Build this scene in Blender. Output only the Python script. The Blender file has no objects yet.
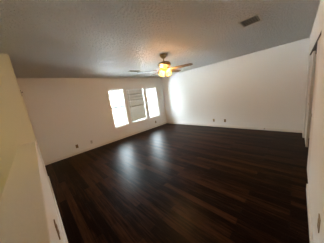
import bpy, bmesh, math, random
from mathutils import Vector, Matrix
random.seed(7)
S = bpy.context.scene
COL = S.collection
PI = math.pi

# ------------------------------------------------------------------ camera
H = 2.44                      # ceiling height
CAM_H = 1.5226
XB, YA, YC = 5.195, 5.04, -0.156   # wall planes: right wall, window wall, closet wall
XL = -0.05                    # end of the left wall / room face of the half wall
yaw, pitch, roll = 0.76372, -0.19011, -0.13293
F = Vector((math.sin(yaw)*math.cos(pitch), math.cos(yaw)*math.cos(pitch), math.sin(pitch)))
R0 = Vector((math.cos(yaw), -math.sin(yaw), 0)); U0 = R0.cross(F)
R = R0*math.cos(roll) + U0*math.sin(roll); U = -R0*math.sin(roll) + U0*math.cos(roll)
cd = bpy.data.cameras.new('camera'); cam = bpy.data.objects.new('camera', cd); COL.objects.link(cam)
cd.sensor_fit = 'HORIZONTAL'; cd.sensor_width = 36; cd.lens = 132.54/324*36
cd.clip_start = 0.01; cd.clip_end = 300
M = Matrix((R, U, -F)).transposed().to_4x4(); M.translation = Vector((0, 0, CAM_H)); cam.matrix_world = M
S.camera = cam

# ------------------------------------------------------------------ world: bright overcast sky
W = bpy.data.worlds.new('sky'); S.world = W; W.use_nodes = True
nt = W.node_tree; nt.nodes.clear()
wo = nt.nodes.new('ShaderNodeOutputWorld'); bg = nt.nodes.new('ShaderNodeBackground')
tc = nt.nodes.new('ShaderNodeTexCoord'); sx = nt.nodes.new('ShaderNodeSeparateXYZ')
mr = nt.nodes.new('ShaderNodeMapRange')
mr.inputs[1].default_value = 0.06; mr.inputs[2].default_value = 0.42
mr.inputs[3].default_value = 0.5; mr.inputs[4].default_value = 12.0
bg.inputs['Color'].default_value = (0.86, 0.95, 1.0, 1)
nt.links.new(tc.outputs['Generated'], sx.inputs[0]); nt.links.new(sx.outputs['Z'], mr.inputs[0])
nt.links.new(mr.outputs[0], bg.inputs['Strength']); nt.links.new(bg.outputs[0], wo.inputs[0])

S.view_settings.view_transform = 'Standard'
S.view_settings.look = 'None'
S.view_settings.exposure = 2.0
S.view_settings.gamma = 1.0
S.view_settings.use_curve_mapping = False
S.cycles.max_bounces = 12; S.cycles.diffuse_bounces = 8; S.cycles.glossy_bounces = 4
S.cycles.transparent_max_bounces = 12; S.cycles.sample_clamp_indirect = 6.0
S.cycles.use_denoising = True

WIN = [(2.24, 2.845, 0.535, 1.99), (3.03, 3.90, 0.545, 1.985), (4.06, 4.70, 0.535, 1.965)]

FAN = Vector((2.43, 2.21, H))

# ------------------------------------------------------------------ materials
def srgb(r, g, b):
    f = lambda v: (v/255/12.92 if v/255 <= 0.04045 else ((v/255+0.055)/1.055)**2.4)
    return (f(r), f(g), f(b), 1)
def newmat(name):
    m = bpy.data.materials.new(name); m.use_nodes = True
    return m, m.node_tree, m.node_tree.nodes['Principled BSDF']
def simple(name, col, rough=0.5, metal=0.0, noise=0.06, scale=30, bump=0.0, spec=0.5):
    m, t, p = newmat(name)
    p.inputs['Roughness'].default_value = rough; p.inputs['Metallic'].default_value = metal
    p.inputs['Specular IOR Level'].default_value = spec
    tc = t.nodes.new('ShaderNodeTexCoord'); n = t.nodes.new('ShaderNodeTexNoise')
    n.inputs['Scale'].default_value = scale; n.inputs['Detail'].default_value = 4
    mx = t.nodes.new('ShaderNodeMix'); mx.data_type = 'RGBA'
    mx.inputs[6].default_value = tuple(c*(1-noise) for c in col[:3])+(1,)
    mx.inputs[7].default_value = tuple(min(1, c*(1+noise)) for c in col[:3])+(1,)
    t.links.new(tc.outputs['Object'], n.inputs['Vector']); t.links.new(n.outputs['Fac'], mx.inputs[0])
    t.links.new(mx.outputs[2], p.inputs['Base Color'])
    if bump:
        b = t.nodes.new('ShaderNodeBump'); b.inputs['Strength'].default_value = 1; b.inputs['Distance'].default_value = bump
        t.links.new(n.outputs['Fac'], b.inputs['Height']); t.links.new(b.outputs[0], p.inputs['Normal'])
    return m
WALL = simple('wall_paint', (0.86, 0.85, 0.82, 1), 0.85, noise=0.02, scale=90, bump=0.0008, spec=0.12)
TRIM = simple('white_trim_paint', (0.80, 0.78, 0.73, 1), 0.35, noise=0.02)
DOOR = simple('white_door_paint', (0.74, 0.71, 0.65, 1), 0.4, noise=0.02)
VINYL = simple('white_vinyl', (0.82, 0.83, 0.82, 1), 0.3, noise=0.02)
GASKET = simple('grey_meeting_rail', (0.30, 0.32, 0.32, 1), 0.4)
SLAT = None
ALMOND = simple('almond_plastic', (0.36, 0.27, 0.15, 1), 0.4)
BRASSPL = simple('aged_brass_plate', (0.20, 0.13, 0.05, 1), 0.4)
WHITEPL = simple('ivory_plastic', (0.62, 0.58, 0.50, 1), 0.4)
DARK = simple('dark_slot', (0.03, 0.028, 0.025, 1), 0.6)
SHAFT = simple('vent_shaft_shade', (0.06, 0.05, 0.04, 1), 0.8)
VENT = simple('vent_enamel', (0.58, 0.54, 0.46, 1), 0.45)
BRASS = simple('antique_brass', (0.38, 0.29, 0.13, 1), 0.35, metal=0.5)
TRACK = simple('shadow_dark_track', (0.05, 0.045, 0.04, 1), 0.5)
BARK = simple('bare_bark', (0.16, 0.13, 0.11, 1), 0.9, noise=0.2, scale=20, bump=0.01)
GROUND = simple('pale_winter_ground', (0.88, 0.88, 0.88, 1), 0.9, noise=0.06, scale=1.5)
BLADE = simple('pale_oak_blade', (0.20, 0.145, 0.09, 1), 0.5, noise=0.12, scale=14)
CARPET = simple('cord_white', (0.7, 0.69, 0.65, 1), 0.8)

# popcorn ceiling
m, t, p = newmat('popcorn_ceiling'); CEIL = m
p.inputs['Roughness'].default_value = 0.45; p.inputs['Specular IOR Level'].default_value = 0.4
tc = t.nodes.new('ShaderNodeTexCoord')
n1 = t.nodes.new('ShaderNodeTexNoise'); n1.inputs['Scale'].default_value = 34; n1.inputs['Detail'].default_value = 3; n1.inputs['Roughness'].default_value = 0.6
cr = t.nodes.new('ShaderNodeMapRange'); cr.inputs[1].default_value = 0.38; cr.inputs[2].default_value = 0.66
t.links.new(tc.outputs['Object'], n1.inputs['Vector']); t.links.new(n1.outputs['Fac'], cr.inputs[0])
bp = t.nodes.new('ShaderNodeBump'); bp.inputs['Distance'].default_value = 0.11; bp.inputs['Strength'].default_value = 1
t.links.new(cr.outputs[0], bp.inputs['Height']); t.links.new(bp.outputs[0], p.inputs['Normal'])
p.inputs['Base Color'].default_value = (0.85, 0.835, 0.785, 1)

# dark plank floor: boards run along Y
m, t, p = newmat('dark_walnut_planks'); FLOORM = m
tc = t.nodes.new('ShaderNodeTexCoord'); mp = t.nodes.new('ShaderNodeMapping'); mp.inputs['Rotation'].default_value = (0, 0, PI/2)
t.links.new(tc.outputs['Object'], mp.inputs['Vector'])
br = t.nodes.new('ShaderNodeTexBrick'); br.offset = 0.37; br.inputs['Scale'].default_value = 1.0
br.inputs['Brick Width'].default_value = 1.15; br.inputs['Row Height'].default_value = 0.095
br.inputs['Mortar Size'].default_value = 0.003; br.inputs['Mortar Smooth'].default_value = 0.1; br.inputs['Bias'].default_value = -0.05
br.inputs['Color1'].default_value = (0.0, 0.0, 0.0, 1); br.inputs['Color2'].default_value = (1, 1, 1, 1); br.inputs['Mortar'].default_value = (0, 0, 0, 1)
t.links.new(mp.outputs[0], br.inputs['Vector'])
mg = t.nodes.new('ShaderNodeMapping'); mg.inputs['Scale'].default_value = (1.0, 16, 1)
t.links.new(mp.outputs[0], mg.inputs['Vector'])
gr = t.nodes.new('ShaderNodeTexNoise'); gr.inputs['Scale'].default_value = 2.6; gr.inputs['Detail'].default_value = 6; gr.inputs['Roughness'].default_value = 0.65
t.links.new(mg.outputs[0], gr.inputs['Vector'])
ad = t.nodes.new('ShaderNodeMath'); ad.operation = 'MULTIPLY_ADD'; ad.inputs[1].default_value = 0.30
t.links.new(br.outputs['Color'], ad.inputs[0])
gm = t.nodes.new('ShaderNodeMath'); gm.operation = 'MULTIPLY'; gm.inputs[1].default_value = 0.88
t.links.new(gr.outputs['Fac'], gm.inputs[0]); t.links.new(gm.outputs[0], ad.inputs[2])
rp = t.nodes.new('ShaderNodeValToRGB')
e = rp.color_ramp.elements
e[0].position = 0.15; e[0].color = (0.003, 0.0010, 0.0006, 1)
e[1].position = 0.95; e[1].color = (0.080, 0.031, 0.014, 1)
k = e.new(0.5); k.color = (0.0085, 0.0034, 0.0020, 1)
t.links.new(ad.outputs[0], rp.inputs[0])
mo = t.nodes.new('ShaderNodeMix'); mo.data_type = 'RGBA'; mo.inputs[7].default_value = (0.006, 0.004, 0.003, 1)
t.links.new(br.outputs['Fac'], mo.inputs[0]); t.links.new(rp.outputs[0], mo.inputs[6])
t.links.new(mo.outputs[2], p.inputs['Base Color'])
rr = t.nodes.new('ShaderNodeMapRange'); rr.inputs[3].default_value = 0.27; rr.inputs[4].default_value = 0.42
t.links.new(gr.outputs['Fac'], rr.inputs[0]); t.links.new(rr.outputs[0], p.inputs['Roughness'])
p.inputs['Specular IOR Level'].default_value = 0.04
hb = t.nodes.new('ShaderNodeMath'); hb.operation = 'MULTIPLY_ADD'; hb.inputs[1].default_value = -1.0
t.links.new(br.outputs['Fac'], hb.inputs[0])
g2 = t.nodes.new('ShaderNodeMath'); g2.operation = 'MULTIPLY'; g2.inputs[1].default_value = 0.5
t.links.new(gr.outputs['Fac'], g2.inputs[0]); t.links.new(g2.outputs[0], hb.inputs[2])
bp = t.nodes.new('ShaderNodeBump'); bp.inputs['Distance'].default_value = 0.0012; bp.inputs['Strength'].default_value = 0.8
t.links.new(hb.outputs[0], bp.inputs['Height']); t.links.new(bp.outputs[0], p.inputs['Normal'])

# window glass
m = bpy.data.materials.new('window_glass'); m.use_nodes = True; t = m.node_tree; t.nodes.clear(); GLASS = m
out = t.nodes.new('ShaderNodeOutputMaterial'); tr = t.nodes.new('ShaderNodeBsdfTransparent'); gl = t.nodes.new('ShaderNodeBsdfGlossy')
tr.inputs[0].default_value = (0.93, 0.97, 0.98, 1); gl.inputs['Roughness'].default_value = 0.02
fr = t.nodes.new('ShaderNodeFresnel'); fr.inputs[0].default_value = 1.2
mx = t.nodes.new('ShaderNodeMixShader')
t.links.new(fr.outputs[0], mx.inputs[0]); t.links.new(tr.outputs[0], mx.inputs[1]); t.links.new(gl.outputs[0], mx.inputs[2]); t.links.new(mx.outputs[0], out.inputs[0])

# blind slats (thin, slightly translucent)
m, t, p = newmat('blind_slat'); SLAT = m
t.nodes.remove(p); out = t.nodes['Material Output']
d = t.nodes.new('ShaderNodeBsdfDiffuse'); d.inputs[0].default_value = (0.58, 0.565, 0.52, 1)
tl = t.nodes.new('ShaderNodeBsdfTranslucent'); tl.inputs[0].default_value = (0.66, 0.64, 0.56, 1)
mx = t.nodes.new('ShaderNodeMixShader'); mx.inputs[0].default_value = 0.01
t.links.new(d.outputs[0], mx.inputs[1]); t.links.new(tl.outputs[0], mx.inputs[2]); t.links.new(mx.outputs[0], out.inputs[0])

# glowing tulip shade glass
m, t, p = newmat('amber_shade_glass'); SHADE = m
t.nodes.remove(p); out = t.nodes['Material Output']
tr = t.nodes.new('ShaderNodeBsdfTransparent'); tr.inputs[0].default_value = (1.0, 0.85, 0.55, 1)
tl = t.nodes.new('ShaderNodeBsdfTranslucent'); tl.inputs[0].default_value = (0.55, 0.36, 0.09, 1)
em = t.nodes.new('ShaderNodeEmission'); em.inputs[0].default_value = (1.0, 0.62, 0.10, 1); em.inputs[1].default_value = 0.16
mx = t.nodes.new('ShaderNodeMixShader'); mx.inputs[0].default_value = 0.32
ads = t.nodes.new('ShaderNodeAddShader')
t.links.new(tr.outputs[0], mx.inputs[1]); t.links.new(tl.outputs[0], mx.inputs[2])
t.links.new(mx.outputs[0], ads.inputs[0]); t.links.new(em.outputs[0], ads.inputs[1]); t.links.new(ads.outputs[0], out.inputs[0])
m, t, p = newmat('bulb_glow'); BULB = m
t.nodes.remove(p); out = t.nodes['Material Output']
em = t.nodes.new('ShaderNodeEmission'); em.inputs[0].default_value = (1.0, 0.72, 0.24, 1); em.inputs[1].default_value = 0.9
t.links.new(em.outputs[0], out.inputs[0])

# ------------------------------------------------------------------ mesh helpers
def bx(bm, x0, x1, y0, y1, z0, z1, mat=None):
    v = [bm.verts.new(Vector(c) if mat is None else mat @ Vector(c)) for c in
         ((x0,y0,z0),(x1,y0,z0),(x1,y1,z0),(x0,y1,z0),(x0,y0,z1),(x1,y0,z1),(x1,y1,z1),(x0,y1,z1))]
    for f in ((0,3,2,1),(4,5,6,7),(0,1,5,4),(1,2,6,5),(2,3,7,6),(3,0,4,7)):
        bm.faces.new([v[i] for i in f])
def lathe(bm, prof, seg=24, mat=None, flute=0, fl_amp=0.0, cap=False):
    rings = []
    for r, z in prof:
        ring = []
        for i in range(seg):
            a = 2*PI*i/seg
            rr = r*(1+(fl_amp*math.cos(flute*a) if flute else 0))
            c = Vector((rr*math.cos(a), rr*math.sin(a), z)); ring.append(bm.verts.new(c if mat is None else mat @ c))
        rings.append(ring)
    for a, b in zip(rings, rings[1:]):
        for i in range(seg):
            bm.faces.new((a[i], a[(i+1) % seg], b[(i+1) % seg], b[i]))
    if cap:
        bm.faces.new(rings[0][::-1]); bm.faces.new(rings[-1])
def tube(bm, pts, rad, seg=8):
    pts = [Vector(q) for q in pts]; rings = []
    for i, q in enumerate(pts):
        d = (pts[min(i+1, len(pts)-1)]-pts[max(i-1, 0)]).normalized()
        a = d.cross(Vector((0, 0, 1)))
        if a.length < 1e-3: a = d.cross(Vector((1, 0, 0)))
        a.normalize(); b = d.cross(a)
        r = rad[i] if isinstance(rad, (list, tuple)) else rad
        rings.append([bm.verts.new(q+(a*math.cos(2*PI*k/seg)+b*math.sin(2*PI*k/seg))*r) for k in range(seg)])
    for a, b in zip(rings, rings[1:]):
        for k in range(seg): bm.faces.new((a[k], a[(k+1) % seg], b[(k+1) % seg], b[k]))
    bm.faces.new(rings[0][::-1]); bm.faces.new(rings[-1])
def obj(name, bm, m, parent=None, smooth=False, bevel=0.0, loc=None):
    bmesh.ops.recalc_face_normals(bm, faces=bm.faces)
    me = bpy.data.meshes.new(name); bm.to_mesh(me); bm.free()
    me.materials.append(m)
    if smooth:
        for f in me.polygons: f.use_smooth = True
    o = bpy.data.objects.new(name, me); COL.objects.link(o)
    if parent: o.parent = parent
    if loc is not None: o.location = loc
    if bevel:
        b = o.modifiers.new('bevel', 'BEVEL'); b.width = bevel; b.segments = 2; b.limit_method = 'ANGLE'
    return o
def box(name, dims, m, parent=None, bevel=0.0):
    bm = bmesh.new(); bx(bm, *dims); return obj(name, bm, m, parent, bevel=bevel)
def struct(o, label=None, cat=None):
    o['kind'] = 'structure'
    if label: o['label'] = label
    if cat: o['category'] = cat
    return o
def thing(name, label, cat, loc, group=None, rotz=0.0):
    o = bpy.data.objects.new(name, None); COL.objects.link(o); o.empty_display_size = 0.1
    o.location = loc; o.rotation_euler = (0, 0, rotz); o['label'] = label; o['category'] = cat
    if group: o['group'] = group
    return o
def copy_thing(root, loc, label, rotz=None):
    r = root.copy(); COL.objects.link(r); r.location = loc; r['label'] = label
    if rotz is not None: r.rotation_euler = (0, 0, rotz)
    for ch in list(root.children):
        c = ch.copy(); COL.objects.link(c); c.parent = r
        for g in ch.children:
            d = g.copy(); COL.objects.link(d); d.parent = c
    return r

# ------------------------------------------------------------------ setting
X0 = -1.9; TH = 0.16
struct(box('floor', (X0-0.1, XB+TH, -0.95, YA+TH, -0.12, 0), FLOORM), 'dark brown wood plank floor', 'floor')
struct(box('ceiling', (X0-0.1, XB+TH, -0.95, YA+TH, H, H+0.12), CEIL), 'textured popcorn ceiling', 'ceiling')
# window wall with three openings
bm = bmesh.new()
xs = [XL] + [v for w in WIN for v in w[:2]] + [XB]
for i in range(0, len(xs), 2): bx(bm, xs[i], xs[i+1], YA, YA+TH, 0, H)
for a, b, c, d in WIN:
    bx(bm, a, b, YA, YA+TH, 0, c); bx(bm, a, b, YA, YA+TH, d, H)
struct(obj('wall_back', bm, WALL), 'long off-white wall holding the three windows', 'wall')
struct(box('wall_right', (XB, XB+TH, -0.95, YA+TH, 0, H), WALL), 'wide blank off-white wall right of the windows', 'wall')
# closet wall with opening
CX0, CX1, CZ = 2.42, 4.76, 2.0
bm = bmesh.new()
bx(bm, X0, CX0, YC-0.11, YC, 0, H); bx(bm, CX1, XB, YC-0.11, YC, 0, H); bx(bm, CX0, CX1, YC-0.11, YC, CZ, H)
struct(obj('wall_closet', bm, WALL), 'off-white wall with the sliding closet doors at the right edge', 'wall')
struct(box('wall_closet_back', (X0, XB, -0.95, -0.85, 0, H), WALL), 'wall at the back of the closet', 'wall')
struct(box('wall_closet_side', (CX0-0.16, CX0-0.06, -0.85, YC-0.11, 0, H), WALL), 'side wall inside the closet', 'wall')
# left: full-height wall facing the camera and its narrow end running to the window wall
YW = 3.11
bm = bmesh.new(); bx(bm, X0, XL, YW, YW+0.12, 0, H); bx(bm, XL-0.12, XL, YW+0.12, YA+TH, 0, H)
struct(obj('wall_left', bm, WALL), 'tall olive-beige wall standing behind the half wall at left', 'wall')
struct(box('wall_stair', (X0-0.1, X0, -0.95, YW+0.12, 0, H), WALL), 'far side wall of the landing', 'wall')
# half wall with drywall cap
struct(box('wall_half', (-0.245, XL-0.004, YC, YW, 0, 1.05), WALL, bevel=0.006), 'low half wall with a flat painted top at the left', 'wall')
# baseboards
def baseboard(name, x0, x1, y0, y1, label, h=0.085):
    return struct(box(name, (x0, x1, y0, y1, 0, h), TRIM, bevel=0.004), label, 'baseboard')
bb = 0.013
baseboard('baseboard_back', XL, XB, YA-bb, YA, 'white baseboard under the windows', 0.08)
baseboard('baseboard_right', XB-bb, XB, YC, YA-bb, 'white baseboard along the blank right wall', 0.08)
baseboard('baseboard_closet', X0, CX0+0.0, YC, YC+0.014, 'white baseboard on the closet wall in the right foreground', 0.10)
baseboard('baseboard_corner', CX1, XB-bb, YC, YC+0.012, 'short white baseboard between closet and corner', 0.08)
baseboard('baseboard_half', XL-0.004, XL+0.018, YC+0.014, 3.85, 'white baseboard along the half wall', 0.10)
struct(box('trim_1', (XL-0.002, XL+0.016, YW-0.002, YW+0.05, 1.05, H-0.001), TRIM), 'pale corner bead on the left wall edge', 'trim')

# closet: header fascia, track, two sliding doors
struct(box('trim_2', (CX0, CX1, YC-0.105, YC-0.003, CZ-0.02, CZ-0.0), TRACK), 'track under the closet header, coloured dark for its shadow gap', 'trim')  # near-black colour holds the shadow of the gap at the track
def slider(name, x0, x1, yf, label):
    d = struct(box(name, (x0, x1, yf-0.034, yf, 0.014, CZ-0.022), DOOR, bevel=0.003), label, 'door')
    bm = bmesh.new()
    hx = x0+0.09 if name.endswith('1') else x1-0.09
    lathe(bm, [(0.0, 0.001), (0.018, 0.001), (0.024, 0.003), (0.026, 0.0)], 20, Matrix.Translation((hx, yf, 0.95)) @ Matrix.Rotation(-PI/2, 4, 'X'))
    obj('finger_pull', bm, BRASS, d, True)
    return d
slider('door_1', 4.06, CX1-0.01, YC-0.022, 'white sliding closet door at the far end of the opening')
slider('door_2', CX0+0.005, 3.02, YC-0.010, 'white sliding closet door nearest the camera')
# casing lip in the room corner
struct(box('trim_3', (CX1-0.012, CX1+0.02, YC-0.004, YC+0.006, 0, CZ), TRIM), 'white jamb edge of the closet opening', 'trim')

# ------------------------------------------------------------------ windows
def window(n, w, label):
    a, b, c, d = w
    yf = YA+0.085
    bm = bmesh.new(); f = 0.026; dp = 0.05
    bx(bm, a, a+f, yf, yf+dp, c, d); bx(bm, b-f, b, yf, yf+dp, c, d)
    bx(bm, a+f, b-f, yf, yf+dp, d-f, d); bx(bm, a+f, b-f, yf, yf+dp, c, c+f)
    r = obj(f'window_{n}', bm, VINYL); struct(r, label, 'window')
    zm = 1.305
    bm = bmesh.new(); s = 0.020
    y0 = yf+0.008
    bx(bm, a+f, a+f+s, y0, y0+0.02, c+f, zm); bx(bm, b-f-s, b-f, y0, y0+0.02, c+f, zm); bx(bm, a+f, b-f, y0, y0+0.02, c+f, c+f+s)
    obj('lower_sash', bm, VINYL, r)
    bm = bmesh.new(); bx(bm, a+f, b-f, y0-0.004, y0+0.03, zm-0.026, zm+0.026)
    obj('meeting_rail', bm, GASKET, r)
    bm = bmesh.new(); y1 = yf+0.03
    bx(bm, a+f, a+f+0.014, y1, y1+0.018, zm+0.016, d-f); bx(bm, b-f-0.014, b-f, y1, y1+0.018, zm+0.016, d-f); bx(bm, a+f, b-f, y1, y1+0.018, d-f-0.014, d-f)
    obj('upper_sash', bm, VINYL, r)
    bm = bmesh.new(); bx(bm, a+f+s, b-f-s, y0+0.008, y0+0.012, c+f+s, zm-0.016); obj('pane', bm, GLASS, r)
    bm = bmesh.new(); bx(bm, a+f+0.014, b-f-0.014, y1+0.007, y1+0.011, zm+0.016, d-f-0.014); obj('pane', bm, GLASS, r)
    bm = bmesh.new(); bx(bm, a-0.012, b+0.012, YA-0.022, YA-0.0005, c-0.02, c); bx(bm, a, b, YA-0.0005, yf, c-0.0, c+0.004)
    o = obj('window_sill', bm, TRIM, r)
    bm = bmesh.new(); bx(bm, (a+b)/2-0.03, (a+b)/2+0.03, y0-0.016, y0-0.004, zm-0.004, zm+0.014); obj('sash_lock', bm, VINYL, r)
    return r
window(1, WIN[0], 'bare left window nearest the half wall')
window(2, WIN[1], 'middle window covered by the blind')
window(3, WIN[2], 'bare right window nearest the room corner')

# blind in the middle window
a, b, c, d = WIN[1]
bt = thing('window_blind', 'white horizontal slat blind with crooked slats, covering the middle window', 'blind', ((a+b)/2, YA+0.045, c+0.004))
bw = (b-a)/2-0.02; top = d-c-0.004
bm = bmesh.new(); bx(bm, -bw, bw, -0.028, 0.028, top-0.05, top); obj('head_rail', bm, VINYL, bt, bevel=0.003)
nsl = 33; pitch_s = (top-0.05-0.075)/nsl
for i in range(nsl):
    z = 0.085+pitch_s*(i+0.2)
    ang = math.radians(-76+random.uniform(-5, 5)); tilt = random.uniform(-0.006, 0.006); dx = random.uniform(-0.004, 0.004)
    if i in (25, 22, 15, 28): ang = -math.radians(random.choice((98, 112))); tilt += random.uniform(-0.014, 0.014)
    if i in (6, 9): tilt += 0.012
    bm = bmesh.new()
    mt = Matrix.Translation((dx, 0, z)) @ Matrix.Rotation(tilt, 4, 'Y') @ Matrix.Rotation(ang, 4, 'X')
    sw = 0.025; hts = [(-sw, 0), (-sw*0.4, 0.003), (sw*0.4, 0.003), (sw, 0)]
    vv = [[bm.verts.new(mt @ Vector((x, y, zz+o_))) for y, zz in hts] for x in (-bw+0.004, bw-0.004) for o_ in (0.0, 0.0022)]
    l0, l1, r0, r1 = vv
    for k in range(3):
        bm.faces.new((l0[k], l0[k+1], r0[k+1], r0[k])); bm.faces.new((l1[k], r1[k], r1[k+1], l1[k+1]))
        bm.faces.new((l0[k], l1[k], l1[k+1], l0[k+1])); bm.faces.new((r0[k], r0[k+1], r1[k+1], r1[k]))
    bm.faces.new((l0[0], r0[0], r1[0], l1[0])); bm.faces.new((l0[3], l1[3], r1[3], r0[3]))
    obj('slat', bm, SLAT, bt)
bm = bmesh.new(); bx(bm, -bw, bw, -0.024, 0.024, 0.045, 0.068); obj('bottom_rail', bm, VINYL, bt, bevel=0.003)
for sx_ in (-1, 1):
    bm = bmesh.new()
    for yy in (-0.027, 0.027): tube(bm, [(sx_*bw*0.78, yy, 0.06), (sx_*bw*0.78, yy, top-0.05)], 0.0022, 6)
    obj('ladder_cord', bm, CARPET, bt)
bm = bmesh.new(); tube(bm, [(-bw+0.07, -0.032, top-0.06), (-bw+0.068, -0.034, top-0.75)], 0.004, 8); obj('tilt_wand', bm, VINYL, bt)

# ------------------------------------------------------------------ ceiling fan
MOTOR = simple('dark_brass', (0.16, 0.115, 0.05, 1), 0.4, metal=0.5)
fan = thing('ceiling_fan', 'antique brass ceiling fan with five blades and lit amber glass shades', 'ceiling fan', FAN)
bm = bmesh.new(); lathe(bm, [(0.0, 0), (0.078, 0), (0.078, -0.018), (0.070, -0.045), (0.045, -0.075), (0.024, -0.09), (0.0, -0.09)], 28); obj('canopy', bm, BRASS, fan, True)
bm = bmesh.new(); tube(bm, [(0, 0, -0.085), (0, 0, -0.16)], 0.013, 14); obj('downrod', bm, BRASS, fan, True)
bm = bmesh.new(); lathe(bm, [(0.0, -0.14), (0.03, -0.145), (0.05, -0.16), (0.125, -0.175), (0.145, -0.195), (0.148, -0.235), (0.13, -0.262), (0.085, -0.275), (0.0, -0.275)], 36)
mh = obj('motor_housing', bm, MOTOR, fan, True)
bm = bmesh.new(); lathe(bm, [(0.1485, -0.207), (0.1515, -0.212), (0.1515, -0.218), (0.1485, -0.223)], 36); obj('trim_ring', bm, simple('bright_brass', (0.75, 0.60, 0.30, 1), 0.25, metal=0.9), mh, True)
ZB = -0.335
for k in range(5):
    a = math.radians(5+72*k)
    rot = Matrix.Rotation(a, 4, 'Z') @ Matrix.Translation((0, 0, ZB)) @ Matrix.Rotation(math.radians(-8), 4, 'X')
    outline = [(0.20, -0.050), (0.26, -0.062), (0.52, -0.072), (0.59, -0.070), (0.63, -0.055), (0.645, -0.02), (0.645, 0.02), (0.63, 0.055), (0.59, 0.070), (0.52, 0.072), (0.26, 0.062), (0.20, 0.050)]
    bm = bmesh.new()
    lo = [bm.verts.new(rot @ Vector((x, y, -0.0035))) for x, y in outline]; hi = [bm.verts.new(rot @ Vector((x, y, 0.0035))) for x, y in outline]
    bm.faces.new(lo[::-1]); bm.faces.new(hi)
    for i in range(len(outline)):
        j = (i+1) % len(outline); bm.faces.new((lo[i], lo[j], hi[j], hi[i]))
    bl = obj('blade', bm, BLADE, fan)
    bm = bmesh.new()
    io = [(0.075, -0.016), (0.15, -0.012), (0.19, -0.035), (0.25, -0.040), (0.275, 0), (0.25, 0.040), (0.19, 0.035), (0.15, 0.012), (0.075, 0.016)]
    lo = [bm.verts.new(rot @ Vector((x, y, 0.0035))) for x, y in io]; hi = [bm.verts.new(rot @ Vector((x, y, 0.010))) for x, y in io]
    bm.faces.new(lo[::-1]); bm.faces.new(hi)
    for i in range(len(io)):
        j = (i+1) % len(io); bm.faces.new((lo[i], lo[j], hi[j], hi[i]))
    obj('blade_bracket', bm, BRASS, bl)
bm = bmesh.new(); lathe(bm, [(0.0, -0.272), (0.075, -0.275), (0.082, -0.29), (0.078, -0.325), (0.055, -0.345), (0.02, -0.355), (0.0, -0.357)], 28); fit = obj('light_fitter', bm, MOTOR, fan, True)
for k in range(4):
    a = math.radians(-3+90*k)
    base = Matrix.Rotation(a, 4, 'Z') @ Matrix.Translation((0.062, 0, -0.325)) @ Matrix.Rotation(math.radians(-33), 4, 'Y')
    bm = bmesh.new(); lathe(bm, [(0.0, 0.012), (0.022, 0.01), (0.026, -0.03), (0.0, -0.031)], 16, base); obj('lamp_socket', bm, BRASS, fit, True)
    bm = bmesh.new()
    lathe(bm, [(0.024, -0.022), (0.032, -0.034), (0.043, -0.060), (0.046, -0.085), (0.050, -0.112), (0.062, -0.134)], 32, base, flute=8, fl_amp=0.03)
    sh = obj('lamp_shade', bm, SHADE, fan, True)
    bm = bmesh.new(); lathe(bm, [(0.001, -0.03), (0.012, -0.035), (0.020, -0.052), (0.021, -0.060), (0.014, -0.072), (0.001, -0.076)], 16, base); bo = obj('light_bulb', bm, BULB, sh, True)
    l = bpy.data.lights.new('fan_bulb_light', 'POINT'); l.energy = 4.4; l.color = (1.0, 0.58, 0.24); l.shadow_soft_size = 0.024
    lo_ = bpy.data.objects.new('fan_bulb_light', l); COL.objects.link(lo_); lo_.parent = fan
    lo_.location = (base @ Vector((0, 0, -0.104)))
bm = bmesh.new(); tube(bm, [(0.02, -0.03, -0.35), (0.021, -0.031, -0.50)], 0.0022, 6)
lathe(bm, [(0.0, 0.0), (0.006, -0.004), (0.008, -0.016), (0.0, -0.024)], 10, Matrix.Translation((0.021, -0.031, -0.50))); obj('pull_chain', bm, DARK, fan)

# ------------------------------------------------------------------ ceiling vents
def vent(name, loc, lx, ly, ns, label, rotz=0):
    v = thing(name, label, 'vent', loc, 'ceiling air vents', rotz)
    f = 0.022
    bm = bmesh.new(); bx(bm, -lx/2, lx/2, -ly/2, -ly/2+f, -0.010, 0); bx(bm, -lx/2, lx/2, ly/2-f, ly/2, -0.010, 0)
    bx(bm, -lx/2, -lx/2+f, -ly/2+f, ly/2-f, -0.010, 0); bx(bm, lx/2-f, lx/2, -ly/2+f, ly/2-f, -0.010, 0)
    obj('frame', bm, VENT, v, bevel=0.002)
    bm = bmesh.new(); bx(bm, -lx/2+f, lx/2-f, -ly/2+f, ly/2-f, -0.0015, -0.0005); obj('duct_shade_panel', bm, SHAFT, v)  # dark panel paints the shade inside the duct; no opening is cut
    iy = ly-2*f
    for i in range(ns):
        y = -iy/2+iy*(i+0.5)/ns
        bm = bmesh.new(); mt = Matrix.Translation((0, y, -0.007)) @ Matrix.Rotation(math.radians(48), 4, 'X')
        bx(bm, -lx/2+f, lx/2-f, -0.0075, 0.0075, -0.0007, 0.0007, mt); obj('slat', bm, VENT, v)
    return v
vent('ceiling_vent', (2.61, 0.545, H), 0.30, 0.26, 7, 'rectangular louvred vent in the ceiling near the top right')
vent('ceiling_vent', (2.70, 3.82, H), 0.36, 0.20, 7, 'dark louvred vent in the ceiling just left of the fan')

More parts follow.
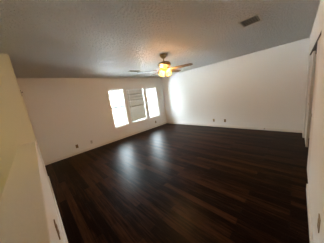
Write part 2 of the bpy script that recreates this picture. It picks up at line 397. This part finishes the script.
# ------------------------------------------------------------------ outlets (local: plate in XZ, facing -Y)
def outlet(loc, rotz, label, pm, blank=False):
    o = thing('wall_outlet', label, 'outlet', loc, 'wall outlet plates', rotz)
    bm = bmesh.new(); bx(bm, -0.036, 0.036, -0.006, 0, -0.058, 0.058); pl = obj('cover_plate', bm, pm, o, bevel=0.003)
    if blank:
        bm = bmesh.new(); bx(bm, -0.009, 0.009, -0.009, -0.006, -0.009, 0.009); j = obj('jack', bm, DARK, o)
    else:
        for s in (-1, 1):
            bm = bmesh.new(); lathe(bm, [(0.0, -0.0085), (0.0155, -0.0085), (0.017, -0.006)], 18, Matrix.Translation((0, 0, s*0.021)) @ Matrix.Rotation(0, 4, 'X') @ Matrix(((1,0,0,0),(0,0,1,0),(0,1,0,0),(0,0,0,1))))
            rc = obj('receptacle', bm, pm, o)
            bm = bmesh.new()
            for q in (-1, 1): bx(bm, q*0.006-0.001, q*0.006+0.001, -0.0090, -0.0084, s*0.021-0.004, s*0.021+0.005)
            obj('slots', bm, DARK, rc)
    bm = bmesh.new(); lathe(bm, [(0.0, -0.0075), (0.003, -0.007), (0.0035, -0.006)], 10, Matrix(((1,0,0,0),(0,0,1,0),(0,1,0,0),(0,0,0,1)))); obj('screw', bm, BRASS, o)
    return o
outlet((0.827, YA, 0.265), 0, 'brown outlet plate low on the window wall, nearest the half wall', BRASSPL)
outlet((1.277, YA, 0.26), 0, 'pale jack plate low on the window wall between brown outlet and left window', WHITEPL, True)
outlet((4.379, YA, 0.26), 0, 'brown outlet plate under the right window', BRASSPL)
outlet((XB, 2.366, 0.268), PI/2*-1, 'tan outlet plate on the blank right wall, the one nearer the window corner', ALMOND)
outlet((XB, 1.924, 0.268), PI/2*-1, 'brown outlet plate on the blank right wall, the one farther from the window corner', BRASSPL)
outlet((1.30, YC, 0.46), PI, 'outlet plate on the closet wall in the right foreground', ALMOND)
outlet((XL-0.004, 1.09, 0.745), PI/2, 'dark outlet plate on the side of the half wall', BRASSPL)

# door stop on the right baseboard
ds = thing('door_stop', 'small dark door stop on the baseboard of the blank right wall', 'door stop', (XB-bb, 0.70, 0.055))
bm = bmesh.new(); lathe(bm, [(0.0, 0), (0.014, 0), (0.014, 0.004), (0.0, 0.006)], 14, Matrix.Rotation(-PI/2, 4, 'Y')); obj('base_plate', bm, BRASS, ds)
bm = bmesh.new(); tube(bm, [(-0.004, 0, 0), (-0.06, 0, 0)], 0.006, 10); obj('spring', bm, BRASS, ds, True)
bm = bmesh.new(); tube(bm, [(-0.058, 0, 0), (-0.075, 0, 0)], 0.010, 12); obj('rubber_tip', bm, DARK, ds, True)

# small dark bracket high in the left end of the room
wb = thing('wall_bracket', 'small dark bracket high on the left wall beside the window wall', 'bracket', (XL, 4.75, 2.03))
bm = bmesh.new(); bx(bm, 0, 0.006, -0.014, 0.014, -0.07, 0.07); obj('back_plate', bm, DARK, wb)
bm = bmesh.new(); tube(bm, [(0.004, 0, 0.02), (0.03, 0, 0.015), (0.036, 0, 0.035)], 0.005, 8); obj('hook', bm, DARK, wb, True)

# unseen pendant lamp, added over the landing to warm the left walls
cl = thing('added_pendant', 'frosted globe pendant lamp added out of view over the landing behind the half wall', 'added light', (-1.1, 1.95, H))
bm = bmesh.new(); lathe(bm, [(0.0, 0), (0.06, 0), (0.055, -0.02), (0.012, -0.03), (0.0, -0.03)], 24); obj('canopy', bm, BRASS, cl, True)
bm = bmesh.new(); tube(bm, [(0, 0, -0.025), (0, 0, -0.88)], 0.005, 8); obj('cord', bm, DARK, cl)
bm = bmesh.new(); lathe(bm, [(0.0, -0.86), (0.03, -0.87), (0.04, -0.92), (0.0, -0.925)], 20); obj('lamp_holder', bm, BRASS, cl, True)
bm = bmesh.new(); lathe(bm, [(0.03, -0.91), (0.07, -0.93), (0.10, -0.98), (0.105, -1.02), (0.09, -1.07), (0.05, -1.10), (0.001, -1.11)], 28); obj('globe', bm, SHADE, cl, True)
l = bpy.data.lights.new('added_landing_light', 'POINT'); l.energy = 3.0; l.color = (1.0, 0.90, 0.50); l.shadow_soft_size = 0.06
o = bpy.data.objects.new('added_landing_light', l); COL.objects.link(o); o.parent = cl; o.location = (0, 0, -1.00)

# ------------------------------------------------------------------ outside
struct(box('ground', (-60, 60, -50, 70, -3.1, -2.9), GROUND), 'pale open ground outside the windows', 'ground')
def tree(x, y, h, label, seed):
    rnd = random.Random(seed)
    tr_ = thing('bare_tree', label, 'tree', (x, y, -2.9), 'bare trees outside')
    bm = bmesh.new(); tube(bm, [(0, 0, -0.1), (0.05, 0, h*0.25), (-0.05, 0.05, h*0.5), (0.0, 0, h*0.9)], [0.16, 0.13, 0.10, 0.03], 10); obj('trunk', bm, BARK, tr_, True)
    for k in range(11):
        z = h*(0.3+0.055*k); a = k*2.4+rnd.random(); L = h*0.32*(1-k/18)
        bm = bmesh.new()
        p0 = Vector((0, 0, z)); d = Vector((math.cos(a), math.sin(a), 0.55)).normalized()
        p1 = p0+d*L*0.5; p2 = p1+(d+Vector((rnd.uniform(-.3,.3), rnd.uniform(-.3,.3), 0.1))).normalized()*L*0.5
        tube(bm, [p0, p1, p2], [0.05, 0.035, 0.01], 6)
        for q in range(5):
            s = p0.lerp(p2, 0.35+0.13*q); e_ = s+Vector((rnd.uniform(-1,1), rnd.uniform(-1,1), rnd.uniform(0,.9))).normalized()*L*0.35
            tube(bm, [s, e_], [0.015, 0.005], 5)
        obj('branch', bm, BARK, tr_)
tree(5.6, 12.5, 6.2, 'bare winter tree seen through the left window', 3)
tree(13.5, 15.5, 6.5, 'bare winter tree seen through the right window', 5)

# neighbouring house across the yard
SIDING = simple('grey_siding', (0.17, 0.175, 0.175, 1), 0.8); ROOFM = simple('grey_shingles', (0.075, 0.078, 0.080, 1), 0.9, noise=0.2, scale=8)
ho = thing('neighbour_house', 'grey house with a dark grey gabled roof seen through the windows', 'house', (16.0, 25.0, -2.9))
bm = bmesh.new(); bx(bm, -11, 11, -4, 4, 0, 3.0); obj('wall', bm, SIDING, ho)
bm = bmesh.new()
ov = 0.5
vv = [bm.verts.new(Vector(q)) for q in ((-11-ov,-4-ov,2.75),(11+ov,-4-ov,2.75),(11+ov,4+ov,2.75),(-11-ov,4+ov,2.75),(-11-ov,0,5.3),(11+ov,0,5.3))]
for f in ((0,1,5,4),(2,3,4,5),(0,4,3),(1,2,5),(0,3,2,1)): bm.faces.new([vv[i] for i in f])
obj('roof', bm, ROOFM, ho)
for xx in (-8, -3, 3, 8):
    bm = bmesh.new(); bx(bm, xx-0.6, xx+0.6, -4.05, -3.98, 1.0, 2.3); wf = obj('window', bm, VINYL, ho)
    bm = bmesh.new(); bx(bm, xx-0.52, xx+0.52, -4.06, -4.045, 1.08, 2.22); obj('pane', bm, GASKET, wf)
